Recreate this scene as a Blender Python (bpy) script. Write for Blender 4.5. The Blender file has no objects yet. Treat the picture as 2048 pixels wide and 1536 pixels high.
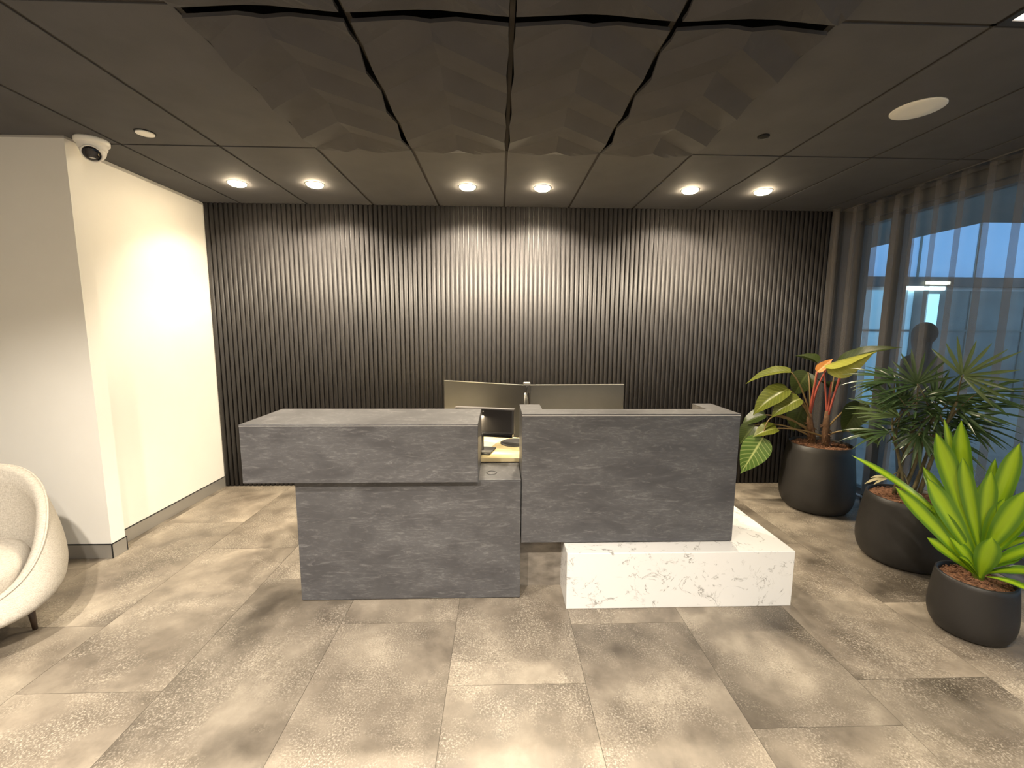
import bpy, bmesh, math, random
from mathutils import Vector, Matrix, noise
PI = math.pi
S = bpy.context.scene
C = S.collection

# ------------------------------------------------------------------ camera
CAMZ = 1.5321
PITCH, YAW, ROLL, FPX = 0.1245, -0.0309, 0.0052, 852.38
cp, sp, cy_, sy_ = math.cos(PITCH), math.sin(PITCH), math.cos(YAW), math.sin(YAW)
fwd = Vector((-sy_*cp, cy_*cp, -sp))
rgt = Vector((cy_, sy_, 0))
upv = rgt.cross(fwd)
r2 = rgt*math.cos(ROLL) + upv*math.sin(ROLL)
u2 = -rgt*math.sin(ROLL) + upv*math.cos(ROLL)
cam_d = bpy.data.cameras.new('camera')
cam_d.sensor_width = 36.0
cam_d.lens = FPX/2048*36
cam_d.clip_start = 0.05
cam = bpy.data.objects.new('camera', cam_d)
C.objects.link(cam)
M = Matrix((r2, u2, -fwd)).transposed().to_4x4()
M.translation = Vector((0, 0, CAMZ))
cam.matrix_world = M
S.camera = cam

# ------------------------------------------------------------------ world, exposure
W = bpy.data.worlds.new('dusk_sky')
S.world = W
W.use_nodes = True
bg = W.node_tree.nodes['Background']
bg.inputs[0].default_value = (0.42, 0.62, 0.88, 1)
bg.inputs[1].default_value = 1.5
S.view_settings.view_transform = 'Standard'
S.view_settings.look = 'None'
S.view_settings.exposure = 0.95
S.view_settings.gamma = 1.0
S.view_settings.use_curve_mapping = False

WARM = (1.0, 0.87, 0.67)
SOFT = (1.0, 0.915, 0.80)
P_WALL = 80.0      # watts of each visible downlight along the back wall
P_ROOM = 125.0      # watts of each downlight over the waiting area

# ------------------------------------------------------------------ material helpers
def mat(name, base=(.5, .5, .5), rough=.5, metal=0.0, spec=.5, emit=None, estr=0.0):
    m = bpy.data.materials.new(name)
    m.use_nodes = True
    b = m.node_tree.nodes['Principled BSDF']
    b.inputs['Base Color'].default_value = (*base, 1)
    b.inputs['Roughness'].default_value = rough
    b.inputs['Metallic'].default_value = metal
    b.inputs['Specular IOR Level'].default_value = spec
    if emit:
        b.inputs['Emission Color'].default_value = (*emit, 1)
        b.inputs['Emission Strength'].default_value = estr
    return m

class NT:
    def __init__(s, m):
        s.t = m.node_tree
        s.b = s.t.nodes['Principled BSDF']
    def n(s, typ, **kw):
        o = s.t.nodes.new(typ)
        for k, v in kw.items():
            if k.startswith('i_'):
                key = k[2:]
                o.inputs[int(key) if key.isdigit() else key].default_value = v
            else:
                setattr(o, k, v)
        return o
    def l(s, a, b):
        s.t.links.new(a, b)
    def coords(s, scale=(1, 1, 1), kind='Object', loc=(0, 0, 0)):
        tc = s.n('ShaderNodeTexCoord')
        mp = s.n('ShaderNodeMapping')
        mp.inputs['Scale'].default_value = scale
        mp.inputs['Location'].default_value = loc
        s.l(tc.outputs[kind], mp.inputs['Vector'])
        return mp.outputs[0]
    def noise(s, vec, scale, detail=4, rough=.55, dist=0.0):
        o = s.n('ShaderNodeTexNoise')
        o.inputs['Scale'].default_value = scale
        o.inputs['Detail'].default_value = detail
        o.inputs['Roughness'].default_value = rough
        o.inputs['Distortion'].default_value = dist
        s.l(vec, o.inputs['Vector'])
        return o.outputs['Fac']
    def ramp(s, fac, stops):
        o = s.n('ShaderNodeValToRGB')
        e = o.color_ramp.elements
        while len(e) > 1:
            e.remove(e[-1])
        e[0].position = stops[0][0]
        e[0].color = (*stops[0][1], 1)
        for p, c in stops[1:]:
            x = e.new(p)
            x.color = (*c, 1)
        s.l(fac, o.inputs[0])
        return o.outputs[0]
    def mix(s, fac, a, b, mode='MIX'):
        o = s.n('ShaderNodeMix', data_type='RGBA', blend_type=mode)
        for sock, v in ((0, fac), (6, a), (7, b)):
            if hasattr(v, 'links'):
                s.l(v, o.inputs[sock])
            else:
                o.inputs[sock].default_value = v if sock == 0 else (*v, 1)
        return o.outputs[2]
    def math(s, op, a, b=None, c=None):
        o = s.n('ShaderNodeMath', operation=op)
        for i, v in enumerate((a, b, c)):
            if v is None:
                continue
            if hasattr(v, 'links'):
                s.l(v, o.inputs[i])
            else:
                o.inputs[i].default_value = v
        return o.outputs[0]
    def bump(s, h, strength=.2, dist=.01):
        o = s.n('ShaderNodeBump')
        o.inputs['Strength'].default_value = strength
        o.inputs['Distance'].default_value = dist
        s.l(h, o.inputs['Height'])
        s.l(o.outputs[0], s.b.inputs['Normal'])
    def color(s, c):
        s.l(c, s.b.inputs['Base Color'])

def noisy(name, c1, c2, scale=8, rough=.5, bump=.1, stretch=(1, 1, 1), spec=.5, bscale=None, bdist=.004):
    m = mat(name, c1, rough, spec=spec)
    t = NT(m)
    v = t.coords(stretch)
    f = t.noise(v, scale)
    t.color(t.ramp(f, [(.3, c1), (.7, c2)]))
    if bump:
        t.bump(t.noise(v, bscale or scale*6), bump, bdist)
    return m

# --- stone laminate of the desk
def stone(name, lo, hi, vein):
    m = mat(name, lo, .45)
    t = NT(m)
    v = t.coords((1, 1, 2.2))
    big = t.noise(v, 3.2, 6, .6, .6)
    fine = t.noise(t.coords((1, 1, 3.4)), 26, 8, .72, .3)
    stre = t.noise(t.coords((.8, 1, 4.2)), 6.5, 9, .74, 2.2)
    base = t.mix(t.ramp(big, [(.32, (0, 0, 0)), (.7, (1, 1, 1))]), lo, hi)
    a = t.math('MULTIPLY', t.ramp(fine, [(.52, (0, 0, 0)), (.72, (1, 1, 1))]), t.ramp(big, [(.42, (0, 0, 0)), (.66, (1, 1, 1))]))
    base = t.mix(a, base, vein)
    st = t.math('MULTIPLY', t.ramp(stre, [(.53, (0, 0, 0)), (.72, (1, 1, 1))]), .75)
    base = t.mix(st, base, vein)
    t.color(base)
    t.bump(fine, .08, .002)
    return m
M_stone = stone('desk_stone', (.052, .050, .053), (.092, .090, .093), (.195, .189, .188))
M_edge_highlight = mat('edge_highlight', (.60, .57, .52), .4)  # pale strips painted as the highlight along the counter top edges

# --- white quartz with fine grey veins
M_marble = mat('white_quartz', (.72, .705, .68), .18)
t = NT(M_marble)
v = t.coords((1, 1, 1))
def vein_line(scale, dist, width, seed):
    n = t.noise(t.coords((1, 1, 1), loc=(seed, seed*.7, seed*1.3)), scale, 5, .62, dist)
    d = t.math('ABSOLUTE', t.math('SUBTRACT', n, .5))
    return t.math('SUBTRACT', 1.0, t.math('SMOOTH_MIN', t.math('DIVIDE', d, width), 1.0, .2))
msk = t.ramp(t.noise(v, 7, 3), [(.45, (0, 0, 0)), (.58, (1, 1, 1))])
msk2 = t.ramp(t.noise(v, 22, 3), [(.44, (0, 0, 0)), (.56, (1, 1, 1))])
vv = t.math('MULTIPLY', t.math('MULTIPLY', vein_line(3.4, .7, .014, 3.1), msk), msk2)
v3 = t.math('MULTIPLY', t.math('MULTIPLY', vein_line(6.5, 1.2, .016, 9.4), t.ramp(t.noise(t.coords((1, 1, 1), loc=(4, 2, 1)), 5, 3), [(.47, (0, 0, 0)), (.58, (1, 1, 1))])), msk2)
vs = t.n('ShaderNodeMath', operation='MAXIMUM', use_clamp=True)
t.l(vv, vs.inputs[0])
t.l(v3, vs.inputs[1])
t.color(t.mix(t.math('MULTIPLY', vs.outputs[0], .85), (.72, .705, .68), (.14, .13, .11)))

# --- floor tiles: concrete look, one random value per tile stored on the mesh
M_floor = mat('concrete_tile', (.3, .26, .2), .42)
t = NT(M_floor)
at = t.n('ShaderNodeAttribute', attribute_name='tile_random')
tc = t.n('ShaderNodeTexCoord')
sc = t.n('ShaderNodeVectorMath', operation='SCALE')
sc.inputs['Scale'].default_value = 37.0
t.l(at.outputs['Color'], sc.inputs[0])
ad = t.n('ShaderNodeVectorMath', operation='ADD')
t.l(tc.outputs['Object'], ad.inputs[0])
t.l(sc.outputs[0], ad.inputs[1])
vec = ad.outputs[0]
big = t.noise(vec, 1.9, 5, .55, .3)
mid = t.noise(vec, 6.5, 5, .65, .2)
spk = t.noise(vec, 135, 4, .65)
cloud = t.math('ADD', t.math('MULTIPLY', big, .72), t.math('MULTIPLY', mid, .28))
base = t.ramp(cloud, [(.34, (.070, .057, .043)), (.45, (.150, .125, .097)), (.55, (.240, .203, .158)), (.67, (.40, .345, .27))])
pat = t.ramp(t.noise(vec, 3.6, 4, .6), [(.43, (0, 0, 0)), (.60, (1, 1, 1))])
sw = t.ramp(spk, [(.52, (0, 0, 0)), (.64, (1, 1, 1))])
base = t.mix(t.math('MULTIPLY', t.math('MULTIPLY', sw, pat), .52), base, (.60, .54, .44))
sd = t.ramp(spk, [(.36, (1, 1, 1)), (.47, (0, 0, 0))])
base = t.mix(t.math('MULTIPLY', t.math('MULTIPLY', sd, pat), .55), base, (.085, .068, .050))
sep = t.n('ShaderNodeSeparateColor')
t.l(at.outputs['Color'], sep.inputs[0])
hs = t.n('ShaderNodeHueSaturation')
t.l(base, hs.inputs['Color'])
t.l(t.math('ADD', t.math('MULTIPLY', sep.outputs[0], .30), .85), hs.inputs['Value'])
t.color(hs.outputs[0])
t.l(t.ramp(mid, [(.3, (.36, .36, .36)), (.7, (.52, .52, .52))]), t.b.inputs['Roughness'])
t.bump(spk, .12, .002)
M_grout = mat('grout', (.10, .085, .065), .8)

M_wall = noisy('white_paint', (.80, .775, .72), (.83, .805, .75), 3, .55, .06, bscale=160, bdist=.0015)
M_skirt = mat('brushed_aluminium', (.40, .38, .35), .38, .55)
t = NT(M_skirt)
t.bump(t.noise(t.coords((2, 2, 220)), 6), .06, .001)
M_black = mat('black_gap', (.006, .006, .006), .8)
M_slat = mat('black_stained_oak', (.016, .013, .013), .42, spec=.45)
t = NT(M_slat)
v = t.coords((9, 9, .55))
g = t.noise(v, 22, 7, .7, .4)
t.color(t.ramp(g, [(.3, (.022, .0202, .021)), (.7, (.050, .0465, .047))]))
t.l(t.ramp(g, [(.3, (.46, .46, .46)), (.75, (.62, .62, .62))]), t.b.inputs['Roughness'])
t.bump(g, .2, .0015)
M_ceil = noisy('dark_felt_tile', (.086, .085, .090), (.100, .098, .104), 5, .85, .25, bscale=260, bdist=.002, spec=.25)
M_pleat = noisy('dark_pleated_felt', (.064, .062, .066), (.076, .074, .078), 5, .85, .25, bscale=260, bdist=.002, spec=.25)
M_plenum = mat('dark_plenum', (.004, .004, .004), .9)
M_white = mat('white_plastic', (.80, .78, .73), .35)
M_lens = mat('dark_lens', (.010, .009, .010), .12)
M_lamp = mat('lamp_lens', (.9, .85, .7), .4, emit=(1, .80, .52), estr=130.0)
M_led = mat('led_strip', (.9, .85, .7), .4, emit=(1, .85, .58), estr=9.0)
M_panel = mat('led_panel', (.9, .88, .85), .4, emit=(1, .87, .72), estr=3.2)
M_plastic = noisy('black_plastic', (.030, .029, .030), (.038, .036, .037), 20, .45, .12, bscale=500, bdist=.001)
M_greyplastic = noisy('grey_plastic', (.042, .042, .045), (.051, .051, .054), 6, .42, .1, bscale=400, bdist=.001)
M_screen = mat('glossy_black', (.006, .006, .007), .08)
M_steel = mat('steel', (.45, .44, .42), .3, .9)
M_wood_light = noisy('pale_laminate', (.66, .54, .30), (.74, .62, .37), 4, .4, .05, (1, 8, 1))
M_paper = mat('white_paper', (.82, .81, .76), .6)
M_pot = noisy('charcoal_ceramic', (.016, .0145, .0135), (.024, .021, .019), 5, .48, .12, bscale=120, bdist=.002)
M_bark = noisy('bark_mulch', (.10, .040, .018), (.34, .165, .085), 70, .9, .9, bscale=90, bdist=.02)
M_fabric = mat('oat_fabric', (.55, .50, .42), .9, spec=.2)
t = NT(M_fabric)
wv = t.n('ShaderNodeTexNoise')
f1 = t.noise(t.coords((1, 1, 7)), 60, 3, .7)
f2 = t.noise(t.coords((7, 7, 1)), 60, 3, .7)
big = t.noise(t.coords(), 9, 4)
t.color(t.mix(t.ramp(t.math('MULTIPLY', t.math('ADD', f1, f2), .5), [(.38, (0, 0, 0)), (.62, (1, 1, 1))]), (.36, .325, .275), (.56, .515, .445)))
t.bump(t.math('ADD', t.math('ADD', f1, f2), t.math('MULTIPLY', big, 1.5)), .35, .006)
M_walnut = noisy('dark_walnut', (.035, .020, .012), (.07, .042, .026), 12, .45, .1, (8, 8, 1))
M_cloth_dark = noisy('dark_cloth', (.030, .028, .030), (.045, .042, .044), 30, .9, .2)
M_hair = noisy('dark_hair', (.012, .010, .009), (.025, .020, .017), 60, .6, .4)
M_skin = mat('skin', (.45, .27, .19), .5)
M_pave = noisy('grey_paving', (.20, .20, .20), (.28, .28, .28), 3, .8, .2)
M_conc = noisy('pale_render', (.42, .45, .48), (.50, .53, .56), 2, .8, .1)
M_soffit = noisy('grey_soffit', (.10, .13, .135), (.13, .16, .165), 2, .8, .1)
M_bluepane = noisy('sky_blue_glazing', (.36, .55, .80), (.42, .60, .84), 1.2, .35, 0)
M_palepane = noisy('pale_glazing', (.50, .74, .86), (.62, .84, .92), 2.5, .3, 0)
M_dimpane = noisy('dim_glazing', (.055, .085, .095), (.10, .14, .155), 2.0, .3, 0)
M_frame = mat('dark_frame', (.035, .040, .045), .5)
M_tube = mat('lit_tube', (.9, .9, .9), .4, emit=(.85, .97, 1.0), estr=4.5)
M_tubewarm = mat('lit_lamp_warm', (.9, .9, .9), .4, emit=(1, .85, .55), estr=4.0)

# glass: thin pane
M_glass = bpy.data.materials.new('window_glass')
M_glass.use_nodes = True
nt = M_glass.node_tree
for n_ in list(nt.nodes):
    if n_.type == 'BSDF_PRINCIPLED':
        nt.nodes.remove(n_)
out = [n_ for n_ in nt.nodes if n_.type == 'OUTPUT_MATERIAL'][0]
tr = nt.nodes.new('ShaderNodeBsdfTransparent')
tr.inputs[0].default_value = (.86, .95, .95, 1)
gl = nt.nodes.new('ShaderNodeBsdfGlossy')
gl.inputs['Roughness'].default_value = .02
mx = nt.nodes.new('ShaderNodeMixShader')
mx.inputs[0].default_value = .05
nt.links.new(tr.outputs[0], mx.inputs[1])
nt.links.new(gl.outputs[0], mx.inputs[2])
nt.links.new(mx.outputs[0], out.inputs[0])

# sheer cloth: open weave lets part of the light straight through
M_sheer = bpy.data.materials.new('sheer_voile')
M_sheer.use_nodes = True
nt = M_sheer.node_tree
nt.nodes.remove(nt.nodes['Principled BSDF'])
out = [n_ for n_ in nt.nodes if n_.type == 'OUTPUT_MATERIAL'][0]
tr = nt.nodes.new('ShaderNodeBsdfTransparent')
di = nt.nodes.new('ShaderNodeBsdfDiffuse')
di.inputs[0].default_value = (.22, .20, .185, 1)
tl = nt.nodes.new('ShaderNodeBsdfTranslucent')
tl.inputs[0].default_value = (.25, .245, .24, 1)
m1 = nt.nodes.new('ShaderNodeMixShader')
m1.inputs[0].default_value = .45
m2 = nt.nodes.new('ShaderNodeMixShader')
m2.inputs[0].default_value = .37
nt.links.new(di.outputs[0], m1.inputs[1])
nt.links.new(tl.outputs[0], m1.inputs[2])
nt.links.new(tr.outputs[0], m2.inputs[1])
nt.links.new(m1.outputs[0], m2.inputs[2])
nt.links.new(m2.outputs[0], out.inputs[0])

def leaf_mat(name, dark, light, centre=None, vein=None, vfreq=0, rough=.35, transl=.3):
    m = mat(name, dark, rough)
    t = NT(m)
    uv = t.n('ShaderNodeUVMap')
    sx = t.n('ShaderNodeSeparateXYZ')
    t.l(uv.outputs[0], sx.inputs[0])
    d = t.math('ABSOLUTE', t.math('SUBTRACT', sx.outputs[0], .5))       # 0 at the midrib, .5 at the margin
    nz = t.noise(t.coords((1, 1, 1)), 7, 3)
    col = t.mix(nz, dark, light)
    if centre:
        wob = t.math('ADD', d, t.math('MULTIPLY', t.math('SUBTRACT', nz, .5), .12))
        col = t.mix(t.ramp(wob, [(.15, (1, 1, 1)), (.36, (0, 0, 0))]), col, centre)
    if vein:
        w = t.math('SINE', t.math('MULTIPLY', t.math('SUBTRACT', sx.outputs[1], t.math('MULTIPLY', d, .35)), vfreq))
        lines = t.ramp(w, [(.72, (0, 0, 0)), (.98, (1, 1, 1))])
        col = t.mix(t.math('MULTIPLY', lines, .55), col, vein)
        col = t.mix(t.ramp(d, [(.015, (1, 1, 1)), (.05, (0, 0, 0))]), col, vein)
    t.color(col)
    trn = t.n('ShaderNodeBsdfTranslucent')
    t.l(col, trn.inputs[0])
    mx = t.n('ShaderNodeMixShader')
    mx.inputs[0].default_value = transl
    o = [n_ for n_ in m.node_tree.nodes if n_.type == 'OUTPUT_MATERIAL'][0]
    t.l(t.b.outputs[0], mx.inputs[1])
    t.l(trn.outputs[0], mx.inputs[2])
    t.l(mx.outputs[0], o.inputs[0])
    return m
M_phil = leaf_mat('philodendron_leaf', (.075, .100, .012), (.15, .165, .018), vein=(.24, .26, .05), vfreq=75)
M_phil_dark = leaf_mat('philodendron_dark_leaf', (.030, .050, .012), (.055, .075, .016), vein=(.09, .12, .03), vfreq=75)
M_phil_pale = leaf_mat('philodendron_pale_leaf', (.07, .15, .025), (.12, .21, .04), vein=(.50, .58, .22), vfreq=62)
M_phil_new = leaf_mat('philodendron_new_leaf', (.34, .36, .05), (.48, .48, .09), vein=(.55, .55, .15), vfreq=60, transl=.2)
M_phil_or = leaf_mat('philodendron_orange_leaf', (.62, .22, .04), (.75, .32, .07), vein=(.8, .4, .1), vfreq=60)
M_petiole = mat('green_petiole', (.22, .15, .06), .4)
M_petiole_red = mat('red_petiole', (.40, .085, .055), .4)
M_trunk = noisy('brown_trunk', (.09, .042, .02), (.24, .13, .065), 40, .8, .8, bdist=.01)
M_drac = leaf_mat('dracaena_leaf', (.085, .20, .012), (.13, .27, .02), centre=(.36, .54, .02), rough=.32, transl=.3)
M_palm = leaf_mat('palm_leaf', (.035, .075, .028), (.085, .135, .055), rough=.24, transl=.22)
M_palm_lit = leaf_mat('palm_lit_leaf', (.085, .145, .05), (.17, .225, .09), rough=.26, transl=.25)  # lighter copy of the palm leaf, warm lamplight put into the colour
M_palm_dry = leaf_mat('dry_palm_leaf', (.38, .33, .17), (.48, .42, .24), rough=.5, transl=.2)
M_cane = noisy('palm_cane', (.07, .06, .028), (.16, .13, .06), 30, .6, .4, bdist=.005)

# ------------------------------------------------------------------ mesh helpers
def obj(name, bm, m, parent=None, smooth=False, loc=None, kind=None, mats=None):
    me = bpy.data.meshes.new(name)
    bm.normal_update()
    bm.to_mesh(me)
    bm.free()
    o = bpy.data.objects.new(name, me)
    C.objects.link(o)
    for x in (mats or [m]):
        me.materials.append(x)
    if smooth:
        for p in me.polygons:
            p.use_smooth = True
    if parent:
        o.parent = parent
    if loc:
        o.location = loc
    if kind:
        o['kind'] = kind
    return o

def struct(name, bm, m, **k):
    o = obj(name, bm, m, kind='structure', **k)
    return o

def thing(name, label, cat, loc=(0, 0, 0), rotz=0, group=None):
    o = bpy.data.objects.new(name, None)
    o.empty_display_size = .05
    C.objects.link(o)
    o.location = loc
    o.rotation_euler = (0, 0, rotz)
    return tag(o, label, cat, group)

def tag(o, label, cat, group=None):
    o['label'] = label
    o['category'] = cat
    if group:
        o['group'] = group
    return o

def B():
    return bmesh.new()

def box(bm, x0, x1, y0, y1, z0, z1, bev=0.0, mi=0):
    r = bmesh.ops.create_cube(bm, size=1)
    vs = r['verts']
    for v_ in vs:
        v_.co = Vector(((x0+x1)/2 + v_.co.x*(x1-x0), (y0+y1)/2 + v_.co.y*(y1-y0), (z0+z1)/2 + v_.co.z*(z1-z0)))
    fs = {f for v_ in vs for f in v_.link_faces}
    for f in fs:
        f.material_index = mi
    if bev > 0:
        es = {e for v_ in vs for e in v_.link_edges}
        bmesh.ops.bevel(bm, geom=list(es), offset=bev, segments=2, profile=.5, affect='EDGES')
    return bm

def lathe(bm, prof, seg=48, c=(0, 0, 0), cap0=True, cap1=True, mi=0):
    rings = []
    for rr, z in prof:
        rings.append([bm.verts.new((c[0]+rr*math.cos(2*PI*i/seg), c[1]+rr*math.sin(2*PI*i/seg), c[2]+z)) for i in range(seg)])
    for a, b in zip(rings, rings[1:]):
        for i in range(seg):
            f = bm.faces.new((a[i], a[(i+1) % seg], b[(i+1) % seg], b[i]))
            f.material_index = mi
    if cap0:
        bm.faces.new(rings[0][::-1]).material_index = mi
    if cap1:
        bm.faces.new(rings[-1]).material_index = mi
    return rings

def tube(bm, pts, rad, seg=8, closed=False):
    pts = [Vector(p) for p in pts]
    n = len(pts)
    rads = rad if isinstance(rad, (list, tuple)) else [rad]*n
    rings = []
    up = None
    for i, p in enumerate(pts):
        if closed:
            tg = (pts[(i+1) % n] - pts[i-1]).normalized()
        else:
            tg = (pts[min(i+1, n-1)] - pts[max(i-1, 0)]).normalized()
        if up is None:
            up = Vector((0, 0, 1)) if abs(tg.z) < .9 else Vector((1, 0, 0))
        a = tg.cross(up).normalized()
        b = a.cross(tg).normalized()
        up = b
        rings.append([bm.verts.new(p + a*rads[i]*math.cos(2*PI*k/seg) + b*rads[i]*math.sin(2*PI*k/seg)) for k in range(seg)])
    m_ = n if closed else n-1
    for i in range(m_):
        A, Bq = rings[i], rings[(i+1) % n]
        for k in range(seg):
            bm.faces.new((A[k], A[(k+1) % seg], Bq[(k+1) % seg], Bq[k]))
    if not closed:
        bm.faces.new(rings[0][::-1])
        bm.faces.new(rings[-1])
    return bm

def bez(p0, p1, p2, n):
    p0, p1, p2 = Vector(p0), Vector(p1), Vector(p2)
    return [p0*(1-s)**2 + p1*2*s*(1-s) + p2*s*s for s in [i/n for i in range(n+1)]]

def fix(bm):
    bmesh.ops.recalc_face_normals(bm, faces=bm.faces)
    return bm

# ------------------------------------------------------------------ dimensions
ZC = 2.67
YB = 4.116
XL = -2.69
XR = 3.40
YN = -3.2
XFAR = -4.8

# ================================================================== SETTING
# floor
bm = B()
lay = bm.loops.layers.float_color.new('tile_random')
rnd = random.Random(11)
TW, TL, G = .605, 1.21, .0012
offs = {}
for k in range(-8, 7):
    x0 = -.223 + TW*k
    off = {0: 1.681, -1: 2.09, -2: 1.30, -3: 1.683, -4: 2.10, 1: 2.06, 2: 1.45, 3: 1.67, 4: 2.20}.get(k, rnd.uniform(0, 1.2))
    for j in range(-5, 4):
        y0 = off + TL*j
        y1 = y0 + TL
        a, b = max(y0, YN), min(y1, YB+.1)
        xa, xb = max(x0, XFAR), min(x0+TW, XR)
        if b-a < .02 or xb-xa < .02:
            continue
        col = (rnd.random(), rnd.random(), rnd.random(), 1)
        vs = [bm.verts.new(p) for p in ((xa+G, a+G, 0), (xb-G, a+G, 0), (xb-G, b-G, 0), (xa+G, b-G, 0))]
        f = bm.faces.new(vs)
        for lp in f.loops:
            lp[lay] = col
r_ = bmesh.ops.extrude_face_region(bm, geom=bm.faces[:])
for v_ in [g_ for g_ in r_['geom'] if isinstance(g_, bmesh.types.BMVert)]:
    v_.co.z = -.01
box(bm, XFAR, XR, YN, YB+.1, -.06, -.0015, mi=1)
fix(bm)
struct('floor', bm, M_floor, mats=[M_floor, M_grout])

# back wall clad with half-round slats
bm = B()
box(bm, XFAR, XR, YB+.02, YB+.14, 0, ZC+.2)
xs = XL + .005
PITCH_S = .0436
prof = [(-.0165, 0), (-.0165, -.017), (-.0155, -.0215), (-.0125, -.0248), (-.0065, -.0265), (0, -.0270), (.0065, -.0265), (.0125, -.0248), (.0155, -.0215), (.0165, -.017), (.0165, 0)]
nsl = int((3.30-xs)/PITCH_S)
for i in range(nsl):
    xc = xs + .0218 + i*PITCH_S
    lo, hi = [], []
    for px, py in prof:
        lo.append(bm.verts.new((xc+px, YB+.0240+py, .002)))
        hi.append(bm.verts.new((xc+px, YB+.0240+py, ZC)))
    for k in range(len(prof)-1):
        bm.faces.new((lo[k], lo[k+1], hi[k+1], hi[k])).smooth = True
    bm.faces.new(lo[::-1])
    bm.faces.new(hi)
fix(bm)
struct('wall_back', bm, M_slat)

# white walls on the left: projecting block, then the recessed wall
bm = B()
box(bm, XFAR, -2.593, 2.781, 2.886, .0, ZC-.012)
box(bm, XFAR, XL, 2.886, YB+.02, .0, ZC-.004)
fix(bm)
struct('wall_left', bm, M_wall)
bm = B()
box(bm, XFAR, -2.591, 2.7795, 2.886, ZC-.013, ZC+.0)
box(bm, XL-.01, XL+.004, 2.887, YB, ZC-.022, ZC-.001)
struct('trim_1', bm, mat('grey_cornice', (.42, .40, .37), .6))

def skirting(name, segs):
    bm = B()
    for (x0, x1, y0, y1) in segs:
        box(bm, x0, x1, y0, y1, .001, .096, mi=0)
        e = .0008
        box(bm, x0-e, x1+e, y0-e, y1+e, .096, .1015, mi=1)  # black strip painted for the shadow line along the skirting top
    fix(bm)
    return struct(name, bm, M_skirt, mats=[M_skirt, M_black])
skirting('baseboard_left', [(XFAR, -2.590, 2.774, 2.7808), (-2.5929, -2.587, 2.7808, 2.889), (-2.6899, -2.684, 2.889, YB-.001)])
bm = B()
box(bm, -2.5905, -2.5855, 2.7725, 2.778, .001, .1015)
box(bm, -2.5905, -2.5855, 2.886, 2.891, .001, .1015)
struct('trim_2', bm, M_black)

bm = B()
box(bm, XFAR-.1, XFAR, YN, YB+.1, 0, ZC+.2)
struct('wall_far_left', bm, M_wall)
bm = B()
box(bm, XFAR-.1, XR+.1, YN-.1, YN, 0, ZC+.2)
struct('wall_behind', bm, M_wall)

# window wall on the right
bm = B()
box(bm, XR, XR+.12, YN, YB+.14, ZC-.10, ZC+.25)
box(bm, XR, XR+.12, YB-.005, YB+.14, 0, ZC-.10)
struct('wall_right', bm, M_frame)
win = thing('window_1', 'tall glazed window wall with slim dark mullions behind the sheer curtain', 'window', (XR+.05, 2, 0))
win['kind'] = 'structure'
bm = B()
for y in (4.085, 3.72, 2.40, 1.0, -.3, -1.6):
    wd = .065 if y == 3.72 else .024
    box(bm, -.01, .07, y-2-wd, y-2+wd, .0, ZC-.10)
box(bm, -.01, .07, YN-2, 2.11, 0, .06)
box(bm, -.01, .07, YN-2, 2.11, ZC-.14, ZC-.10)
o = obj('window_frame', fix(bm), M_frame, win, kind='structure')
ys = [4.085, 3.72, 2.40, 1.0, -.3, -1.6, YN]
for a, b in zip(ys, ys[1:]):
    bm = B()
    box(bm, .03, .04, b-2+(.065 if b == 3.72 else .024), a-2-(.065 if a == 3.72 else .024), .06, ZC-.14)
    obj('glass_pane', bm, M_glass, win, kind='structure')

# ceiling: grid of dark tiles below a dark plenum
bm = B()
C0, GX = -2.353, .009
ROWS = [(2.89, YB+.02), (1.69, 2.89), (.49, 1.69), (-.71, .49), (-1.91, -.71), (YN, -1.91)]
wave_cells, led_cells = [], [(7, 2)]
for i in (2, 3, 4, 5):
    wave_cells += [(i, 1), (i, 2)]
for i in range(-5, 10):
    x0, x1 = max(C0+.6*i, XFAR), min(C0+.6*(i+1), XR)
    if x1-x0 < .02:
        continue
    for j, (y0, y1) in enumerate(ROWS):
        if (i, j) in wave_cells or (i, j) in led_cells:
            continue
        xa = x0 + GX
        box(bm, xa, x1-GX, y0+GX, y1-GX, ZC, ZC+.018, bev=.002)
box(bm, XFAR, XR, YN, YB+.14, ZC+.16, ZC+.2, mi=1)
for i in range(-4, 10):
    box(bm, C0+.6*i-.010, C0+.6*i+.010, YN, YB, ZC+.006, ZC+.03, mi=2)
for (y0, y1) in ROWS:
    box(bm, XFAR, C0+1.2, y0-.010, y0+.010, ZC+.006, ZC+.03, mi=2)
    box(bm, C0+3.6, XR, y0-.010, y0+.010, ZC+.006, ZC+.03, mi=2)
    if y0 != 1.69:
        box(bm, C0+1.2, C0+3.6, y0-.010, y0+.010, ZC+.006, ZC+.03, mi=2)
fix(bm)
struct('ceiling', bm, M_ceil, mats=[M_ceil, M_plenum, mat('grid_brown', (.028, .023, .020), .7)])

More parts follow.
